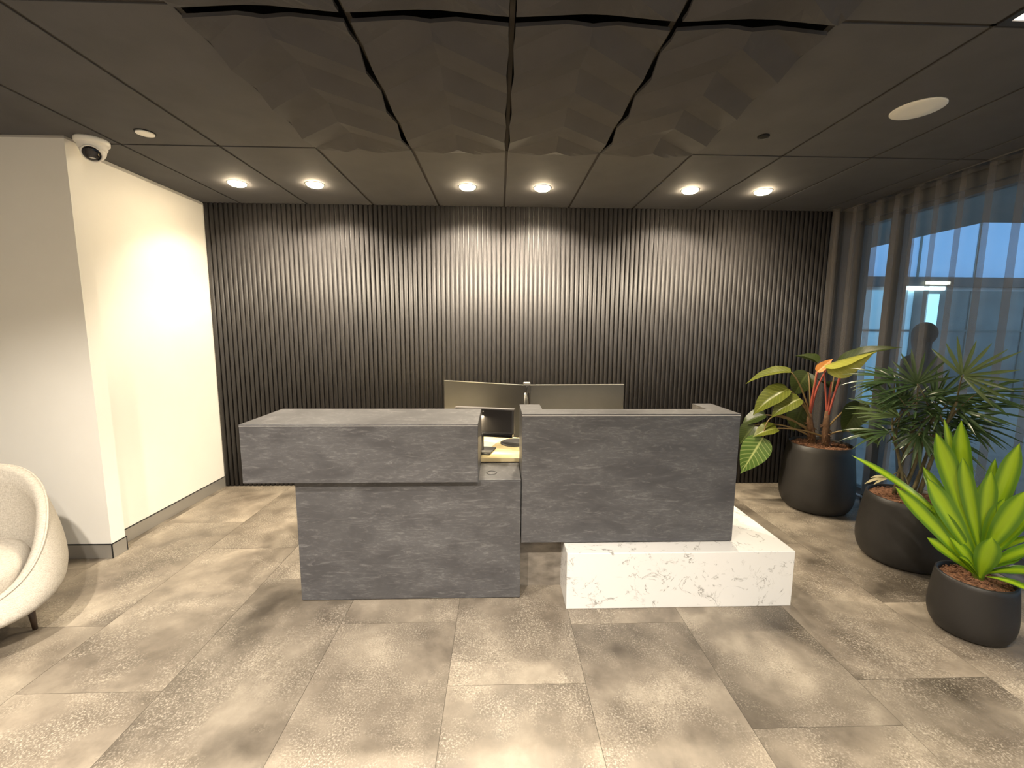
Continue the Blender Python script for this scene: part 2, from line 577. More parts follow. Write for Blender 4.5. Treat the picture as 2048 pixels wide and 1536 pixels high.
# chevron pleated panels
def wave_panel(i, y0, y1, label):
    xc = C0 + .6*i + .3
    o_gap = .013
    bm = B()
    nx = 12
    P, A, SL = .327, .036, .76
    ya, yb = y0+.030, y1-.022
    def z(x, y):
        ph = (y - 1.78 - SL*abs(x))/P
        ph -= math.floor(ph)
        tri = ph/.62 if ph < .62 else (1-ph)/.38
        e_ = min(1.0, .25 + min(y-y0, y1-y)/.09)
        return -.012 - A*(1-tri)*e_
    half = .3 - o_gap
    vs_ = []
    for k in range(-3, 9):
        base_ = 1.78 + math.floor((y0-1.78)/P)*P + k*P
        vs_ += [base_ + P*.62*q_/4 for q_ in range(4)] + [base_ + P*.62 + P*.38*q_/3 for q_ in range(3)]
    top, bot = [], []
    for a in range(nx+1):
        x = -half + 2*half*a/nx
        rb, rt = [], []
        for v_ in vs_:
            y = min(max(v_ + SL*abs(x), ya), yb)
            zz = z(x, y)
            xo = x*(1 + .028*(zz+.030)/.036) if a in (0, nx) else x
            rb.append(bm.verts.new((xo, y-y0, zz)))
            rt.append(bm.verts.new((xo, y-y0, zz+.014)))
        bot.append(rb)
        top.append(rt)
    ny = len(vs_)-1
    for a in range(nx):
        for b in range(ny):
            bm.faces.new((bot[a][b], bot[a][b+1], bot[a+1][b+1], bot[a+1][b]))
            bm.faces.new((top[a][b], top[a+1][b], top[a+1][b+1], top[a][b+1]))
    for b in range(ny):
        bm.faces.new((bot[0][b], top[0][b], top[0][b+1], bot[0][b+1]))
        bm.faces.new((bot[nx][b], bot[nx][b+1], top[nx][b+1], top[nx][b]))
    for a in range(nx):
        bm.faces.new((bot[a][0], bot[a+1][0], top[a+1][0], top[a][0]))
        bm.faces.new((bot[a][ny], top[a][ny], top[a+1][ny], bot[a+1][ny]))
    bmesh.ops.remove_doubles(bm, verts=bm.verts[:], dist=1e-5)
    o = obj('chevron_panel', fix(bm), M_pleat, loc=(xc, y0, ZC))
    tag(o, label, 'ceiling panel', 'chevron ceiling panels')
names = ['leftmost', 'second from left', 'third from left', 'rightmost']
for q, i in enumerate((2, 3, 4, 5)):
    wave_panel(i, 1.69, 2.89, 'dark pleated chevron ceiling panel, %s of the four over the desk' % names[q])
for q, i in enumerate((2, 3, 4, 5)):
    wave_panel(i, .49, 1.69, 'chevron ceiling panel cut by the photo top edge, %s of four' % names[q])

# ================================================================== LAMPS
def downlight(x, y, label, watts, size, blend, group, col, tilt=0):
    t_ = thing('downlight', label, 'light', (x, y, ZC), 0, group)
    bm = B()
    lathe(bm, [(.062, .0), (.062, -.003), (.069, -.0035), (.071, -.001), (.071, .0)], 40, cap0=False, cap1=False)
    obj('trim_ring', fix(bm), M_steel, t_, True)
    bm = B()
    lathe(bm, [(.062, -.001), (.060, -.010), (.051, -.018), (.032, -.024), (.004, -.026)], 32, cap0=True)
    obj('lens', fix(bm), M_lamp, t_, True)
    ld = bpy.data.lights.new('downlight_beam', 'SPOT')
    ld.energy = watts
    ld.color = col
    ld.spot_size = math.radians(size)
    ld.spot_blend = blend
    ld.shadow_soft_size = .035
    lo = bpy.data.objects.new('downlight_beam', ld)
    C.objects.link(lo)
    lo.parent = t_
    lo.location = (0, 0, -.052)
    lo.rotation_euler = (math.radians(tilt), 0, 0)
    return t_
VX = [-2.053, -1.453, -.253, .347, 1.547, 2.147]
VL = ['glowing recessed downlight nearest the white wall', 'second glowing downlight from the white wall, pair partner of the outermost',
      'left downlight of the middle pair above the monitors', 'right downlight of the middle pair above the monitors',
      'left downlight of the pair nearest the curtain', 'glowing downlight closest to the window curtain']
for k, (x, l_) in enumerate(zip(VX, VL)):
    downlight(x, 3.575, l_, P_WALL*(.27, .85, 1.1, 1.1, .75, .13)[k], 134, .42, 'downlights along the slatted wall', WARM, 14)
for k, (x, y, pw) in enumerate([(-2.053, 1.05, 1.15), (-.853, .15, 1.4), (.347, .15, .88), (1.547, .25, .26), (-2.053, -1.2, 1.2), (.347, -1.3, .7), (1.547, -1.2, .2)]):
    downlight(x, y, 'recessed downlight over the waiting area, out of the picture', P_ROOM*pw, 128, .55, 'downlights over the waiting area', SOFT)

# recessed LED panel, only its corner in view
t_ = thing('light_panel', 'bright rectangular ceiling light panel at the top right edge', 'light', (C0+.6*7, .49, ZC))
bm = B()
for (x0, x1, y0, y1) in ((.004, .596, 1.17, 1.196), (.004, .596, .004, .03), (.004, .03, .03, 1.17), (.57, .596, .03, 1.17)):
    box(bm, x0, x1, y0, y1, -.002, .012)
obj('frame', fix(bm), M_plastic, t_)
bm = B()
box(bm, .03, .57, .03, 1.17, .002, .008)
obj('diffuser', bm, M_panel, t_)

# ceiling fittings
def disc_fitting(name, label, cat, x, y, r, h, m, loc_m=None):
    bm = B()
    lathe(bm, [(r, 0), (r, -h*.6), (r*.96, -h), (r*.5, -h*1.08), (r*.05, -h*1.1)], 48, cap0=True)
    o = obj(name, fix(bm), m, loc=(x, y, ZC), smooth=True)
    tag(o, label, cat)
disc_fitting('ceiling_speaker', 'large round white speaker grille in the dark ceiling', 'speaker', 2.140, 2.275, .112, .006, M_white)
disc_fitting('smoke_detector', 'small flat black disc in the ceiling left of the round white speaker', 'detector', 1.545, 2.609, .032, .010, M_black)
t_ = thing('sprinkler_cover', 'small white disc in the ceiling beside the security camera', 'sprinkler', (-2.069, 2.717, ZC))
bm = B()
lathe(bm, [(.052, 0), (.052, -.004), (.03, -.004)], 40, cap0=True, cap1=True)
obj('gap_ring', fix(bm), M_black, t_)
bm = B()
lathe(bm, [(.046, -.004), (.046, -.009), (.040, -.011), (.004, -.0115)], 40)
obj('cover_plate', fix(bm), M_white, t_, True)

# dome security camera
t_ = thing('security_camera', 'white turret security camera on the ceiling at the wall corner', 'camera', (-2.475, 2.83, ZC))
bm = B()
lathe(bm, [(.082, 0), (.084, -.008), (.083, -.024), (.077, -.030), (.072, -.032), (.070, -.050), (.064, -.062)], 48)
obj('mount_base', fix(bm), M_white, t_, True)
dirv = Vector((.40, -.66, -.64)).normalized()
bm = B()
bmesh.ops.create_uvsphere(bm, u_segments=40, v_segments=24, radius=.063)
ball = obj('camera_ball', bm, M_white, t_, True, loc=(0, 0, -.060))
q = dirv.to_track_quat('Z', 'Y')
bm = B()
lathe(bm, [(.050, .036), (.052, .052), (.050, .0545), (.045, .054), (.043, .050)], 40, cap0=False, cap1=False)
o = obj('lens_hood', fix(bm), M_white, ball, True)
o.rotation_mode = 'QUATERNION'
o.rotation_quaternion = q
bm = B()
lathe(bm, [(.046, .048), (.040, .058), (.024, .0635), (.004, .0645)], 40)
o = obj('lens_window', fix(bm), M_lens, ball, True)
o.rotation_mode = 'QUATERNION'
o.rotation_quaternion = q
bm = B()
bmesh.ops.create_uvsphere(bm, u_segments=16, v_segments=8, radius=1)
for v_ in bm.verts:
    v_.co = Vector((v_.co.x*.018, v_.co.y*.005-.020, v_.co.z*.004+.0615))
o = obj('lens_infrared_bar', bm, M_steel, ball, True)
o.rotation_mode = 'QUATERNION'
o.rotation_quaternion = q

# ================================================================== RECEPTION DESK
desk = thing('reception_desk', 'dark grey stone reception desk of stacked blocks on a white marble plinth', 'desk', (.1, 2.6, 0))
DX, DY = .1, 2.6
def dbox(name, m, boxes, parent=None, label=None, bev=.003):
    bm = B()
    for b in boxes:
        x0, x1, y0, y1, z0, z1 = b
        box(bm, x0-DX, x1-DX, y0-DY, y1-DY, z0, z1, bev)
    o = obj(name, fix(bm), m, parent or desk)
    if label:
        o['label'] = label
    return o
base = dbox('base_cabinet', M_stone, [(-1.119, .1235, 2.288, 2.597, .004, .700)])
dbox('ledge_top', M_stone, [(-1.119, .1235, 2.288, 2.597, .7005, .7085)], base, bev=.0015)
dbox('toe_plate', M_black, [(-1.10, .11, 2.300, 2.59, .0, .004)], base, bev=0)
box1 = dbox('counter_block', M_stone, [(-1.374, -.1125, 2.247, 2.712, .709, 1.024)])
dbox('counter_block_top', M_stone, [(-1.374, -.1125, 2.247, 2.712, 1.0245, 1.0325)], box1, bev=.002)
dbox('highlight_strip', M_edge_highlight, [(-1.3735, -.113, 2.2463, 2.248, 1.0225, 1.0255)], box1, bev=0)
high = dbox('high_counter', M_stone, [(.1275, 1.345, 2.290, 2.440, .335, 1.070), (.1275, .252, 2.438, 2.60, .335, 1.070), (1.225, 1.345, 2.438, 2.63, .335, 1.070)])
bm = B()
pts = [(.1275, 2.290), (1.345, 2.290), (1.345, 2.63), (1.225, 2.63), (1.225, 2.440), (.252, 2.440), (.252, 2.60), (.1275, 2.60)]
lo = [bm.verts.new((x-DX, y-DY, 1.0705)) for x, y in pts]
hi = [bm.verts.new((x-DX, y-DY, 1.0795)) for x, y in pts]
bm.faces.new(lo[::-1])
bm.faces.new(hi)
for k in range(8):
    bm.faces.new((lo[k], lo[(k+1) % 8], hi[(k+1) % 8], hi[k]))
obj('high_counter_top', fix(bm), M_stone, high)
dbox('highlight_strip', M_edge_highlight, [(.1275, 1.345, 2.2893, 2.291, 1.0685, 1.0712)], high, bev=0)
dbox('marble_plinth', M_marble, [(.374, 1.646, 2.181, 3.06, .0, .327)], label='white marble plinth with thin grey veins', bev=.004)
dbox('plinth_spacer', M_marble, [(.40, 1.33, 2.33, 2.6, .3265, .336)], bev=0)
dbox('recessed_panel', noisy('brown_laminate', (.13, .112, .092), (.24, .21, .175), 14, .5, .1, (1, 1, 2)), [(.122, .376, 2.41, 2.44, .0, .34)], bev=0)
wt = dbox('work_surface', M_wood_light, [(-1.12, 1.22, 2.602, 3.30, .712, .737)], label='pale laminate work surface', bev=.002)
dbox('side_panel', M_stone, [(-1.12, -1.09, 2.60, 3.28, .0, .711)], bev=.001)
dbox('side_panel', M_stone, [(1.16, 1.20, 3.062, 3.28, .0, .711)], bev=.001)
# cable grommet in the ledge
bm = B()
pts = [(-.042-DX+.030*math.cos(a*PI/16), 2.405-DY+.030*math.sin(a*PI/16), .7087) for a in range(32)]
tube(bm, pts, .0028, 6, True)
obj('cable_grommet', fix(bm), M_plastic, desk, True, )['label'] = 'round black cable grommet'
# LED strips under the counters
for nm, (x0, x1, y0, y1, z0, z1) in (('led_strip', (-1.2, -.34, 2.7125, 2.722, .985, .993)), ('led_strip', (.26, 1.21, 2.4405, 2.45, 1.0, 1.008)), ('led_strip', (.2525, .262, 2.455, 2.595, 1.0, 1.008))):
    dbox(nm, M_led, [(x0, x1, y0, y1, z0, z1)], bev=0, label='warm light strip')
def strip_light(x, y, z, sx, sy, p):
    ld = bpy.data.lights.new('led_strip_glow', 'AREA')
    ld.shape = 'RECTANGLE'
    ld.size, ld.size_y = sx, sy
    ld.energy = p
    ld.color = (1, .84, .54)
    lo = bpy.data.objects.new('led_strip_glow', ld)
    C.objects.link(lo)
    lo.parent = desk
    lo.location = (x-DX, y-DY, z)
strip_light(-.5, 2.735, .98, .8, .01, 15)
strip_light(.6, 2.46, .995, .7, .01, 13)
# sheet of paper on the work surface
bm = B()
box(bm, -.12, .12, -.16, .16, 0, .0012)
o = obj('paper_sheet', bm, M_paper, loc=(-.165, 2.90, .7372))
o.rotation_euler = (0, 0, -.32)
tag(o, 'white sheet of paper on the pale desk surface behind the counter', 'paper')

# ------------------------------------------------------------------ monitors
def big_monitor(x, y, rz, label, w, stand_r, bx):
    t_ = thing('monitor', label, 'monitor', (x, y, .737), rz, 'monitors seen from behind')
    bm = B()
    box(bm, -w/2, w/2, -.012, .012, .055, .425, .004)
    obj('back_shell', fix(bm), M_greyplastic, t_)
    bm = B()
    box(bm, -w/2+.006, w/2-.006, .0125, .0135, .062, .419)
    obj('screen', bm, M_screen, t_)
    bm = B()
    box(bm, -w/2, w/2, -.0128, .0128, .4235, .4265, .001)
    obj('top_edge', fix(bm), M_steel, t_)
    bm = B()
    box(bm, bx-.05, bx+.05, -.034, -.012, .13, .235, .006)
    box(bm, bx-.022, bx+.022, -.042, -.020, .012, .22, .006)
    obj('stand_neck', fix(bm), M_plastic, t_)
    bm = B()
    lathe(bm, [(stand_r, 0), (stand_r, .006), (stand_r-.008, .011), (.01, .012)], 40, (bx, -.02, 0))
    obj('stand_base', fix(bm), M_plastic, t_, True)
    return t_
# left screen turned so its outer end is farther away
a = math.atan2(2.895-3.165, .176+.405)
big_monitor((.176-.405)/2, (2.895+3.165)/2, a, 'grey back of the left of two large monitors, turned at an angle', .635, .08, -.14)
right_mon = big_monitor(.545, 2.925, .06, 'grey back of the right of two large monitors behind the high counter', .665, .10, .02)
# round stand base seen in the gap belongs to the screens' arm post
bm = B()
lathe(bm, [(.105, 0), (.105, .005), (.097, .010), (.01, .011)], 40)
foot = obj('round_foot', fix(bm), M_plastic, right_mon, True, loc=(-.427, .06, 0))
bm = B()
tube(bm, [(.075, -.01, .009), (.075, -.01, .395)], .011, 12)
obj('arm_post', fix(bm), M_steel, foot, True)
bm = B()
box(bm, .04, .11, -.03, .012, .008, .04, .004)
obj('clamp', fix(bm), M_plastic, foot)

t_ = thing('webcam', 'small silver and black webcam clipped on top where the two monitors meet', 'webcam', (.190, 2.885, 1.158))
bm = B()
box(bm, -.024, .024, -.020, .020, .006, .026, .006)
obj('body', fix(bm), M_steel, t_)
bm = B()
box(bm, -.022, .022, -.030, -.014, -.045, .010, .005)
obj('clip', fix(bm), M_plastic, t_)
bm = B()
tube(bm, [(.0, -.028, .004), (-.002, -.034, -.03), (.004, -.030, -.07), (.010, -.026, -.13)], .0028, 8)
obj('cable', fix(bm), M_plastic, t_, True)

# smaller screen standing in the gap
a = math.atan2(2.70-2.80, .097+.291)
t_ = thing('small_monitor', 'small black monitor with its glossy screen showing in the gap between the counters', 'monitor', (-.095, 2.745, .7375), a)
bm = B()
box(bm, -.20, .20, -.010, .030, .130, .292, .003)
obj('casing', fix(bm), M_plastic, t_)
bm = B()
box(bm, -.193, .186, -.0115, -.0102, .142, .284)
obj('back_panel', fix(bm), mat('satin_black', (.022, .020, .020), .25), t_)
bm = B()
box(bm, -.20, .20, -.011, .031, .287, .2935, .001)
obj('top_edge', fix(bm), mat('grey_edge', (.16, .15, .15), .4), t_)
bm = B()
box(bm, -.19, .19, -.016, .036, .104, .131, .006)
obj('lower_bar', fix(bm), M_screen, t_)
bm = B()
box(bm, -.034, -.010, .0, .022, .008, .12, .003)
obj('stand_neck', fix(bm), M_plastic, t_)
bm = B()
box(bm, -.13, .055, -.075, .095, .0, .009, .003)
obj('stand_base', fix(bm), M_plastic, t_)
bm = B()
lathe(bm, [(.004, 0), (.0035, .0008)], 12)
o = obj('logo_glint', fix(bm), M_white, t_, loc=(-.005, -.0116, .272))  # white dot painted for the glint on the logo
o.rotation_euler = (PI/2, 0, 0)

# ================================================================== ARMCHAIR
def sgnp(v_, e):
    return math.copysign(abs(v_)**e, v_)
def make_chair(loc, rz):
    t_ = thing('tub_armchair', 'oat fabric tub armchair on dark legs, cut by the left edge of the photo', 'armchair', loc, rz)
    Aq, Bq, N = .318, .35, 72
    ZB = .125
    def plan(th):
        return sgnp(math.sin(th), .62), sgnp(math.cos(th), .80)
    def rim(th):
        c = max(0.0, (1+math.cos(th))/2)
        return .250 + .520*c**.80
    def P(th, z, s):
        x, y = plan(th)
        lean = .10*max(0, z-.35)
        return Vector((Aq*s*x, Bq*s*y + lean, z))
    def bulge(d):
        if d < .62:
            return 1 + .17*math.sin(PI/2*d/.62)
        k = (d-.62)/.38
        return 1.17 - .42*k*k
    bm = B()
    cols = []
    for i in range(N):
        th = 2*PI*i/N
        zr = rim(th)
        ring = []
        nO = 16
        for k in range(nO+1):
            d = 1-k/nO
            ring.append(P(th, zr - (zr-ZB)*d, bulge(d)))
        ring.append(P(th, zr+.010, .965))
        ring.append(P(th, zr+.008, .915))
        for k in range(7):
            z = zr - .008 - (zr-.008-.20)*k/6
            ring.append(P(th, z, .86 + .03*math.sin(PI*k/6) - .05*k/6))
        cols.append([bm.verts.new(p) for p in ring])
    m_ = len(cols[0])
    for i in range(N):
        a_, b_ = cols[i], cols[(i+1) % N]
        for k in range(m_-1):
            bm.faces.new((a_[k], a_[k+1], b_[k+1], b_[k]))
    bm.faces.new([c[0] for c in cols])
    bm.faces.new([c[-1] for c in cols][::-1])
    obj('shell', fix(bm), M_fabric, t_, True)
    bm = B()
    pts = []
    for i in range(N*2):
        th = PI*i/N
        zr = rim(th)
        pts.append(P(th, zr+.004, .995))
    tube(bm, pts, .0055, 8, True)
    obj('piping', fix(bm), M_fabric, t_, True)
    # seat cushion
    bm = B()
    rings = []
    for (s, z) in ((.50, .222), (.78, .222), (.84, .245), (.865, .29), (.855, .345), (.81, .378), (.70, .396), (.45, .404), (.2, .407)):
        rg = []
        for i in range(N):
            th = 2*PI*i/N
            x, y = plan(th)
            rg.append(bm.verts.new((Aq*s*.88*x, Bq*s*.98*y - .03, z)))
        rings.append(rg)
    for a_, b_ in zip(rings, rings[1:]):
        for i in range(N):
            bm.faces.new((a_[i], a_[(i+1) % N], b_[(i+1) % N], b_[i]))
    bm.faces.new(rings[0][::-1])
    bm.faces.new(rings[-1])
    obj('seat_cushion', fix(bm), M_fabric, t_, True)
    for sx in (-1, 1):
        for sy in (-1, 1):
            bm = B()
            tube(bm, [(sx*.222, sy*.17, .16), (sx*.23, sy*.172, 0.0)], [.017, .010], 12)
            obj('leg', fix(bm), M_walnut, t_, True)
    return t_
make_chair((-2.66, 2.05, 0), math.radians(44))

# ================================================================== CURTAIN
def curtain():
    bm = B()
    rnd = random.Random(4)
    path = []
    y = 4.085
    s = 0.0
    while y > -1.4:
        lam_mod = .5 + .5*noise.noise(Vector((y*1.7, 3.3, 0)))
        dense = max(0.0, min(1.0, (y-3.80)/.22))
        path.append((y, dense, lam_mod))
        y -= .008
    nz = 26
    cols = []
    ph = 0.0
    for (y, dense, lm) in path:
        lam = .165*(1-dense) + .105*dense
        lam *= .8 + .5*lm
        ph += .008/lam*2*PI
        col = []
        for k in range(nz+1):
            z = .015 + (ZC-.02)*k/nz
            h = 1-z/ZC
            amp = (.040 + .012*dense) * (.8 + .35*h) * (.75+.5*lm)
            wob = .012*noise.noise(Vector((y*2.5, z*.9, 7)))
            x = 3.262 - .125*dense + amp*math.sin(ph + .5*noise.noise(Vector((y*.8, z*.7, 1))) + .25*h) + wob
            yy = y + .022*math.sin(2*ph + .8)*(.5+lm)
            col.append(bm.verts.new((min(x, 3.335) - 3.25, min(yy, 4.088) - 2.2, z)))
        cols.append(col)
    for a_, b_ in zip(cols, cols[1:]):
        for k in range(nz):
            bm.faces.new((a_[k], a_[k+1], b_[k+1], b_[k]))
    return bm
t_ = thing('sheer_curtain', 'floor-length brown grey sheer curtain in loose folds along the window', 'curtain', (3.25, 2.2, 0))
obj('cloth', curtain(), M_sheer, t_, True)
bm = B()
box(bm, -.02, .02, -3.6, 1.89, ZC-.010, ZC-.001)
obj('track', bm, M_plastic, t_)

# ================================================================== OUTSIDE
bm = B()
box(bm, XR+.12, 22, -6, 14, -.16, -.10)
o = struct('ground_outside', bm, M_pave)
bd = thing('office_building', 'blue glazed office building across the courtyard behind the curtain', 'building', (9, 9, -.10))
bm = B()
box(bm, -5.2, 9, .0, .4, 0, 5.2)
obj('wall', bm, M_conc, bd)
bm = B()
box(bm, -5.2, 9, -.10, .02, 2.60, 2.80)
obj('transom_band', bm, M_frame, bd)
x = -5.1
k = 0
while x < 8.6:
    w_ = 1.18
    bm = B()
    box(bm, x, x+w_, -.05, .0, 2.80, 4.6)
    wdw = obj('window', bm, M_bluepane, bd)
    bm = B()
    box(bm, x+w_, x+w_+.05, -.06, .0, 2.80, 4.6)
    obj('mullion', bm, M_soffit, wdw)
    bm = B()
    z0 = .35 if k % 3 else .1
    box(bm, x, x+w_, -.05, .0, z0, 2.52)
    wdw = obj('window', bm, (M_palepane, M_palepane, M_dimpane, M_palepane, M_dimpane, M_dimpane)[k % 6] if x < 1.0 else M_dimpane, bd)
    bm = B()
    box(bm, x, x+w_, -.065, -.045, 1.66, 1.70)
    box(bm, x+w_, x+w_+.06, -.065, .0, z0, 2.52)
    obj('glazing_bar', bm, M_soffit, wdw)
    x += w_+.06
    k += 1
bm = B()
box(bm, -.75, .40, -.12, -.06, 2.53, 2.60)
obj('light_tube', bm, M_tube, bd)['label'] = 'lit white tube lamp'
bm = B()
box(bm, -.05, .45, -.16, -.12, 2.64, 2.70)
obj('light_tube', bm, M_tubewarm, bd)['label'] = 'warm lit lamp'
bm = B()
box(bm, .10, .34, -.08, -.05, 1.55, 2.45)
obj('lit_window', bm, mat('lit_cyan_window', (.5, .8, .9), .4, emit=(.45, .80, 1.0), estr=.9), bd)['label'] = 'brightly lit narrow window'
cn = thing('canopy', 'dark canopy soffit outside above the window', 'canopy', (5, 6, 3.0))
bm = B()
box(bm, -1.38, 1.48, -9, 2.75, 0, .25)
box(bm, 1.48, 12, -9, -.27, 0, .25)
obj('slab', bm, M_soffit, cn)
bm = B()
tube(bm, [(1.2, 2.6, 0), (1.2, 2.6, -3.1)], .06, 16)
obj('post', fix(bm), M_frame, cn)

# person standing outside, seen only as a dark shape through the curtain
def person(loc, rz):
    t_ = thing('person', 'dark silhouette of a person standing outside behind the curtain', 'person', loc, rz)
    J = {'pel': (0, 0, .92, .125, .10), 'wst': (0, 0, 1.06, .125, .09), 'chs': (0, -.01, 1.27, .175, .12), 'nkb': (0, 0, 1.42, .11, .08), 'nk': (0, -.01, 1.47, .075, .07),
         'hd0': (0, -.02, 1.53, .068, .082), 'hd1': (0, -.02, 1.61, .076, .094), 'hd2': (0, -.015, 1.68, .055, .07)}
    edges = [('pel', 'wst'), ('wst', 'chs'), ('chs', 'nkb'), ('nkb', 'nk'), ('nk', 'hd0'), ('hd0', 'hd1'), ('hd1', 'hd2')]
    for s, n_ in ((-1, 'L'), (1, 'R')):
        J['sh'+n_] = (s*.205, 0, 1.385, .075, .072)
        J['el'+n_] = (s*.265, .02, 1.10, .045, .045)
        J['wr'+n_] = (s*.235, -.12, .90, .030, .032)
        J['hn'+n_] = (s*.215, -.16, .83, .034, .022)
        J['hp'+n_] = (s*.095, 0, .86, .090, .095)
        J['kn'+n_] = (s*.105, -.015, .48, .058, .060)
        J['an'+n_] = (s*.11, .02, .09, .038, .042)
        J['to'+n_] = (s*.13, -.13, .035, .042, .030)
        edges += [('chs', 'sh'+n_), ('sh'+n_, 'el'+n_), ('el'+n_, 'wr'+n_), ('wr'+n_, 'hn'+n_), ('pel', 'hp'+n_), ('hp'+n_, 'kn'+n_), ('kn'+n_, 'an'+n_), ('an'+n_, 'to'+n_)]
        for f_ in range(5):
            ang = (f_-1.5)*.014
            if f_ < 4:
                L_ = (.062, .072, .068, .052)[f_]
                J['f%d%s' % (f_, n_)] = (s*.212+ang, -.178, .83-.040, .0085, .0085)
                J['g%d%s' % (f_, n_)] = (s*.205+ang, -.178+.012, .79-L_, .0075, .0075)
            else:
                J['f4'+n_] = (s*.175, -.180, .83, .010, .010)
                J['g4'+n_] = (s*.165, -.195, .79, .008, .008)
            edges += [('hn'+n_, 'f%d%s' % (f_, n_)), ('f%d%s' % (f_, n_), 'g%d%s' % (f_, n_))]
    keys = list(J)
    me = bpy.data.meshes.new('body')
    me.from_pydata([J[k_][:3] for k_ in keys], [(keys.index(a_), keys.index(b_)) for a_, b_ in edges], [])
    o = bpy.data.objects.new('body', me)
    C.objects.link(o)
    o.parent = t_
    md = o.modifiers.new('skin', 'SKIN')
    md.use_smooth_shade = True
    for i, k_ in enumerate(keys):
        me.skin_vertices[0].data[i].radius = J[k_][3:5]
        me.skin_vertices[0].data[i].use_root = (k_ == 'pel')
    sb = o.modifiers.new('smooth', 'SUBSURF')
    sb.levels = sb.render_levels = 2
    me.materials.append(M_cloth_dark)
    bm = B()
    bmesh.ops.create_uvsphere(bm, u_segments=24, v_segments=16, radius=1)
    for v_ in bm.verts:
        v_.co = Vector((v_.co.x*.080, v_.co.y*.098-.005, v_.co.z*.108+1.625))
    obj('hood', bm, M_cloth_dark, t_, True)
person((4.02, 3.93, -.10), math.radians(200))

# ================================================================== PLANTS
def leaf_mesh(bm, p0, p1, width, nrm, arch=.0, fold=.12, n=12, prof='heart', tipdroop=0.0, twist=0.0):
    uvl = bm.loops.layers.uv.verify()
    p0, p1, nrm = Vector(p0), Vector(p1), Vector(nrm).normalized()
    d = p1-p0
    L = d.length
    nrm = (nrm - d.normalized()*nrm.dot(d.normalized())).normalized()
    mid = (p0+p1)/2 + nrm*arch*L
    pts = bez(p0, mid, p1, n)
    rows = []
    for i, p in enumerate(pts):
        s = i/n
        tg = (pts[min(i+1, n)]-pts[max(i-1, 0)]).normalized()
        side = tg.cross(nrm).normalized()
        nn = side.cross(tg).normalized()
        if twist:
            a_ = twist*s
            side, nn = side*math.cos(a_)+nn*math.sin(a_), nn*math.cos(a_)-side*math.sin(a_)
        if prof == 'heart':
            w = (math.sin(PI*min(1, (s+.04)**.62)))**.85 if s < 1 else 0
        elif prof == 'strap':
            w = (.26 + .74*math.sin(PI/2*min(1, s/.66))**1.5) * (1 if s < .70 else max(0, (1-((s-.70)/.30)**2.3)))
        else:
            w = (.55 + .45*math.sin(PI*s)) * (1 if s < .72 else max(0, 1-((s-.72)/.28)**1.5*.75))
        w = max(w, .02)*width/2
        p = p - nn*tipdroop*L*s*s
        row = []
        for u in (-1, -.6, -.25, 0, .25, .6, 1):
            z = fold*abs(u)*w*2 - .25*fold*(u*u)*w
            rip = .03*w*math.sin(s*19+u*2)*abs(u)
            row.append((bm.verts.new(p + side*w*u + nn*(z+rip)), (u*.5+.5, s)))
        rows.append(row)
    for a_, b_ in zip(rows, rows[1:]):
        for k in range(6):
            f = bm.faces.new((a_[k][0], a_[k+1][0], b_[k+1][0], b_[k][0]))
            f.smooth = True
            for lp, q_ in zip(f.loops, (a_[k], a_[k+1], b_[k+1], b_[k])):
                lp[uvl].uv = q_[1]

def pot(root, rmax, rrim, rbot, h, zmax):
    bm = B()
    prof = [(rbot*.92, 0), (rbot, .004)]
    for k in range(1, 9):
        a_ = k/8*PI/2
        prof.append((rbot + (rmax-rbot)*math.sin(a_), .004 + (zmax-.004)*(1-math.cos(a_))))
    for k in range(1, 9):
        s = k/8
        prof.append((rmax + (rrim-rmax)*s**1.5, zmax + (h-zmax)*s))
    prof += [(rrim-.004, h+.003), (rrim-.012, h+.002), (rrim-.016, h-.03)]
    lathe(bm, prof, 64, cap1=False)
    obj('pot', fix(bm), M_pot, root, True)
    bm = B()
    rg = rrim-.017
    rnd = random.Random(int(rmax*1000))
    rings = []
    for k, rr in enumerate((rg, rg*.85, rg*.65, rg*.45, rg*.25, .01)):
        rings.append([bm.verts.new((rr*math.cos(2*PI*i/48), rr*math.sin(2*PI*i/48), h-.018+.018*(1-rr/rg)+rnd.uniform(-.004, .004))) for i in range(48)])
    for a_, b_ in zip(rings, rings[1:]):
        for i in range(48):
            bm.faces.new((a_[i], a_[(i+1) % 48], b_[(i+1) % 48], b_[i]))
    bm.faces.new(rings[-1])
    # loose bark chips on top
    for k in range(90):
        rr, aa = rg*.94*math.sqrt(rnd.random()), rnd.uniform(0, 2*PI)
        c_ = Vector((rr*math.cos(aa), rr*math.sin(aa), h-.008+.014*(1-rr/rg)))
        ax = rnd.uniform(0, PI)
        L_, w_ = rnd.uniform(.010, .024), rnd.uniform(.003, .006)
        r_ = bmesh.ops.create_cube(bm, size=1)
        R_ = Matrix.Rotation(ax, 3, 'Z') @ Matrix.Rotation(rnd.uniform(-.4, .4), 3, 'Y')
        for v_ in r_['verts']:
            v_.co = c_ + R_ @ Vector((v_.co.x*L_, v_.co.y*w_, v_.co.z*.004))
    obj('bark_mulch', fix(bm), M_bark, root)

